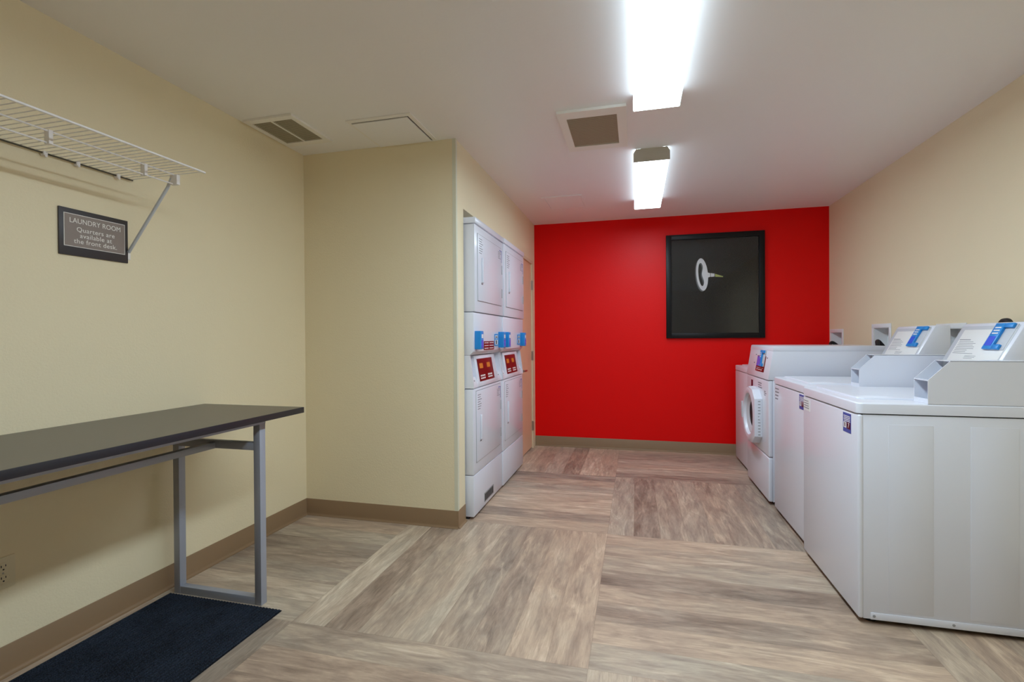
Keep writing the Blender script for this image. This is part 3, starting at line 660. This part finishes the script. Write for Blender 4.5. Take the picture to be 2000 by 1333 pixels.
# ------------------------------------------------------------ stacked dryers
def dryer(loc, label):
    t = thing('stacked_dryer', label, 'dryer', loc, 'stacked tumble dryers')
    Wd = 0.699; XB = -0.70
    MB().box(XB, -0.062, 0.003, Wd-0.003, 0.03, 1.975, 0.002).build('cabinet', M['white'], t)
    MB().box(XB, -0.04, 0.01, Wd-0.01, 0.0, 0.032).build('plinth', M['dark'], t)
    MB().box(-0.066, 0.0, 0.0, Wd, 0.018, 0.288, 0.006).build('kick_panel', M['white'], t)
    MB().box(-0.066, 0.0, 0.0, Wd, 0.292, 0.857, 0.006).build('lower_front', M['white'], t)
    # lower door
    def door(z0, z1, xs):
        MB().box(xs-0.003, xs+0.0012, 0.052, Wd-0.052, z0-0.004, z1+0.004).build('door_gap', M['grey_slot'], t)
        dd = MB().box(xs-0.002, xs+0.006, 0.056, Wd-0.056, z0, z1, 0.003).build('door', M['white'], t)
        zc = z0+(z1-z0)*0.47
        MB().box(xs+0.004, xs+0.020, 0.125, 0.150, zc-0.085, zc+0.085, 0.006, 3).build('door_handle', M['white'], dd)
        MB().box(xs+0.005, xs+0.0068, 0.122, 0.153, zc-0.096, zc-0.088).build('painted_handle_shadow', M['ink'], dd)  # grey strip painting the shadow just below the handle
        mb = MB()
        lines(mb, lambda a, b2, v0, v1: mb.box(xs+0.0058, xs+0.0064, 0.075+a, 0.075+b2, v0, v1), 0, 0.10, z1-0.13, z1-0.02, 7, 0.30, 7)
        lines(mb, lambda a, b2, v0, v1: mb.box(xs+0.0058, xs+0.0064, Wd-0.16+a, Wd-0.16+b2, v0, v1), 0, 0.085, z1-0.09, z1-0.03, 5, 0.30, 2)
        mb.build('printed_notices', M['ink'], dd)
        MB().box(xs+0.0058, xs+0.0066, Wd-0.066, Wd-0.060, z1-0.11, z1-0.02).box(xs+0.0058, xs+0.0066, Wd-0.125, Wd-0.060, z1-0.026, z1-0.020).build('dark_label', M['sticker_blue'], dd)
        MB().box(xs+0.001, xs+0.009, Wd-0.062, Wd-0.054, z0+0.06, z0+0.13, 0.001).build('hinge', M['grey_slot'], dd)
        MB().box(xs+0.001, xs+0.009, Wd-0.062, Wd-0.054, z1-0.20, z1-0.13, 0.001).build('hinge', M['grey_slot'], dd)
    door(0.366, 0.838, 0.0)
    # sloping control section: foot flush, top set back under the upper apron
    for ya in (0.0, Wd-0.012): MB().prism([(-0.06, 0.862), (0.004, 0.862), (0.004, 0.885), (-0.022, 1.079), (-0.06, 1.079)], 'y', ya, ya+0.012).build('control_cheek', M['white'], t)
    cs = MB().prism([(-0.058, 0.862), (0.002, 0.862), (0.002, 0.884), (-0.030, 1.074), (-0.058, 1.078)], 'y', 0.10, Wd-0.115, bev=0.002)
    cs.prism([(-0.07, 0.862), (0.0, 0.862), (0.0, 0.884), (-0.020, 0.930), (-0.060, 0.935), (-0.066, 1.07), (-0.07, 1.07)], 'y', 0.011, 0.102).prism([(-0.07, 0.862), (0.0, 0.862), (0.0, 0.884), (-0.020, 0.930), (-0.060, 0.935), (-0.066, 1.07), (-0.07, 1.07)], 'y', Wd-0.117, Wd-0.011)
    cs.build('control_fascia', M['white'], t)
    s2 = 0.032/0.190; n2_ = math.sqrt(1+s2*s2)
    CM = Matrix(((0, -s2/n2_, 1/n2_, 0.002), (1, 0, 0, 0), (0, 1/n2_, s2/n2_, 0.884), (0, 0, 0, 1)))
    dp = MB(); slab(dp, 0.145, 0.490, 0.012, 0.168, 0.0, 0.003, 0.0005, CM); dp = dp.build('control_panel', M['maroon'], t)
    for u in (0.180, 0.350):
        mb = MB(); slab(mb, u, u+0.075, 0.100, 0.135, 0.003, 0.0036, 0, CM); mb.build('display', M['orange'], dp)
        mb = MB()
        for i in range(3):
            for j in range(2): slab(mb, u+i*0.036-0.008, u+i*0.036+0.020, 0.026+j*0.018, 0.036+j*0.018, 0.003, 0.0037, 0, CM)
        mb.build('buttons', M['sticker_white'], dp)
    for y in (0.055, Wd-0.065):
        MB().box(-0.020, -0.0085, y-0.010, y+0.010, 0.892, 0.912, 0.002, mtx=None).build('coin_return', M['grey_slot'], t)
    # upper apron and door section
    ap = MB().prism([(-0.066, 1.080), (-0.022, 1.080), (0.002, 1.104), (0.006, 1.362), (-0.066, 1.362)], 'y', 0.0, Wd, bev=0.003).build('apron_panel', M['white'], t)
    MB().box(-0.066, 0.016, 0.0, Wd, 1.366, 1.940, 0.006).build('upper_front', M['white'], t)
    door(1.442, 1.885, 0.016)
    MB().box(XB, 0.022, -0.001, Wd+0.001, 1.944, 1.985, 0.006).build('top_cap', M['white'], t)
    for u in (0.026, 0.594):
        rd = MB().box(0.002, 0.046, u, u+0.064, 1.118, 1.240, 0.005, 3).build('card_reader', M['blue'], t)
        rd['label'] = 'blue card reader'
        MB().box(0.0455, 0.0470, u+0.014, u+0.054, 1.130, 1.178).build('screen', M['blue_dark'], rd)
        MB().box(0.0455, 0.0470, u+0.018, u+0.050, 1.192, 1.218).build('lettering', M['sticker_white'], rd)
    lb = MB().box(0.004, 0.0075, 0.487, 0.568, 1.135, 1.222).build('blue_label', M['blue'], t)
    MB().box(0.0072, 0.0082, 0.495, 0.560, 1.190, 1.212).box(0.0072, 0.0082, 0.495, 0.560, 1.142, 1.180).build('label_print', M['sticker_white'], lb)
    MB().box(0.0080, 0.0087, 0.510, 0.536, 1.146, 1.176).box(0.0080, 0.0087, 0.501, 0.552, 1.196, 1.203).build('label_text', M['dark'], lb)
    return t
DA = dryer((-1.030, 3.018, 0), 'white stacked tumble dryer nearest the camera, floor grille at its foot')
DB = dup(DA, (-1.024, 3.722, 0), 'white stacked tumble dryer on the far side, next to the tan door')
# only on the near stack: red price labels and the small floor grille
lr = MB().box(0.002, 0.0055, 0.225, 0.470, 1.110, 1.170).build('price_label', M['maroon'], DA)
lr['label'] = 'dark red price label with white lines'
mb = MB()
for r in range(3):
    for c in range(2): mb.box(0.0053, 0.0060, 0.235+0.12*c, 0.33+0.12*c, 1.118+0.019*r, 1.123+0.019*r)
mb.build('label_print', M['sticker_white'], lr)
gr = MB().box(-0.001, 0.002, 0.225, 0.445, 0.045, 0.108).build('floor_grille', M['grey_slot'], DA)
mb = MB()
for k in range(8): mb.box(0.0018, 0.0028, 0.232+0.026*k, 0.250+0.026*k, 0.052, 0.100)
mb.build('grille_openings', M['dark'], gr)

# ------------------------------------------------------------ washer hook-up boxes in the right wall, with black hoses
for (a, b_), dz, lab, hz in zip(BOXES, (-0.012, 0.015, -0.006), ('white recessed washer hook-up box in the right wall nearest the red wall', 'white recessed washer hook-up box in the wall above the front-loader', 'white recessed washer hook-up box in the wall between the two slanted consoles'), (0, 0, 0)):
    ym = (a+b_)/2; z1 = BZ1+dz
    t = thing('washer_outlet_box', lab, 'outlet box', (XR, ym, BZ0), 'hook-up boxes in the right wall')
    hw_ = (b_-a)/2; hh_ = z1-BZ0
    mb = MB(); f = 0.032
    mb.box(-0.006, -0.0005, -hw_-f, hw_+f, hh_, hh_+f, 0.0015).box(-0.006, -0.0005, -hw_-f, hw_+f, -f, 0, 0.0015).box(-0.006, -0.0005, -hw_-f, -hw_, 0, hh_, 0.0015).box(-0.006, -0.0005, hw_, hw_+f, 0, hh_, 0.0015)
    mb.build('flange', M['white_matte'], t)
    mb = MB().box(0.0, 0.09, -hw_+0.0006, -hw_+0.003, 0.001, hh_-0.001).box(0.0, 0.09, hw_-0.003, hw_-0.0006, 0.001, hh_-0.001).box(0.0, 0.09, -hw_+0.003, hw_-0.003, hh_-0.003, hh_-0.0006).box(0.0, 0.09, -hw_+0.003, hw_-0.003, 0.0006, 0.003).box(0.088, 0.09, -hw_+0.003, hw_-0.003, 0.003, hh_-0.003)
    mb.build('recess', M['white_matte'], t)
    for s_ in (-0.05, 0.05):
        MB().tube([(0.06, s_, 0.0035), (0.06, s_, 0.06)], 0.011, 12).tube([(0.06, s_, 0.05), (0.02, s_, 0.05)], 0.008, 10).build('valve', M['chrome'], t)
def hose(pts, label):
    # smooth the polyline
    P = [Vector(p) for p in pts]; out = []
    for i in range(len(P)-1):
        p0 = P[max(i-1, 0)]; p1 = P[i]; p2 = P[i+1]; p3 = P[min(i+2, len(P)-1)]
        for k in range(8):
            s = k/8; out.append(0.5*((2*p1)+(-p0+p2)*s+(2*p0-5*p1+4*p2-p3)*s*s+(-p0+3*p1-3*p2+p3)*s**3))
    out.append(P[-1])
    tag(MB().tube(out, 0.014, 12).build('washer_hose', M['dark']), label, 'hose', 'black washer hoses')
hose([(XR-0.012, 4.205, 1.10), (XR-0.025, 4.21, 1.125), (XR-0.055, 4.20, 1.150), (XR-0.085, 4.12, 1.10), (XR-0.09, 4.05, 0.9), (XR-0.09, 4.0, 0.55)], 'black washer hose arching out of the hook-up box above the front-loader')
hose([(XR+0.035, 5.09, 1.06), (XR-0.02, 5.09, 1.115), (XR-0.055, 5.09, 1.128), (XR-0.085, 5.03, 1.06), (XR-0.09, 4.98, 0.9), (XR-0.09, 4.95, 0.55)], 'black washer hose in the hook-up box nearest the red wall')
hose([(XR+0.035, 3.42, 1.06), (XR-0.02, 3.40, 1.085), (XR-0.05, 3.37, 1.075), (XR-0.085, 3.33, 0.98), (XR-0.09, 3.3, 0.55)], 'black washer hose low in the hook-up box between the two slanted consoles')
hose([(XR-0.056, 2.862, 0.55), (XR-0.056, 2.864, 1.15), (XR-0.056, 2.870, 1.243), (XR-0.056, 2.897, 1.259), (XR-0.056, 2.926, 1.243), (XR-0.056, 2.930, 1.15), (XR-0.056, 2.932, 0.55)], 'black washer hose looping up behind the nearest slanted console')
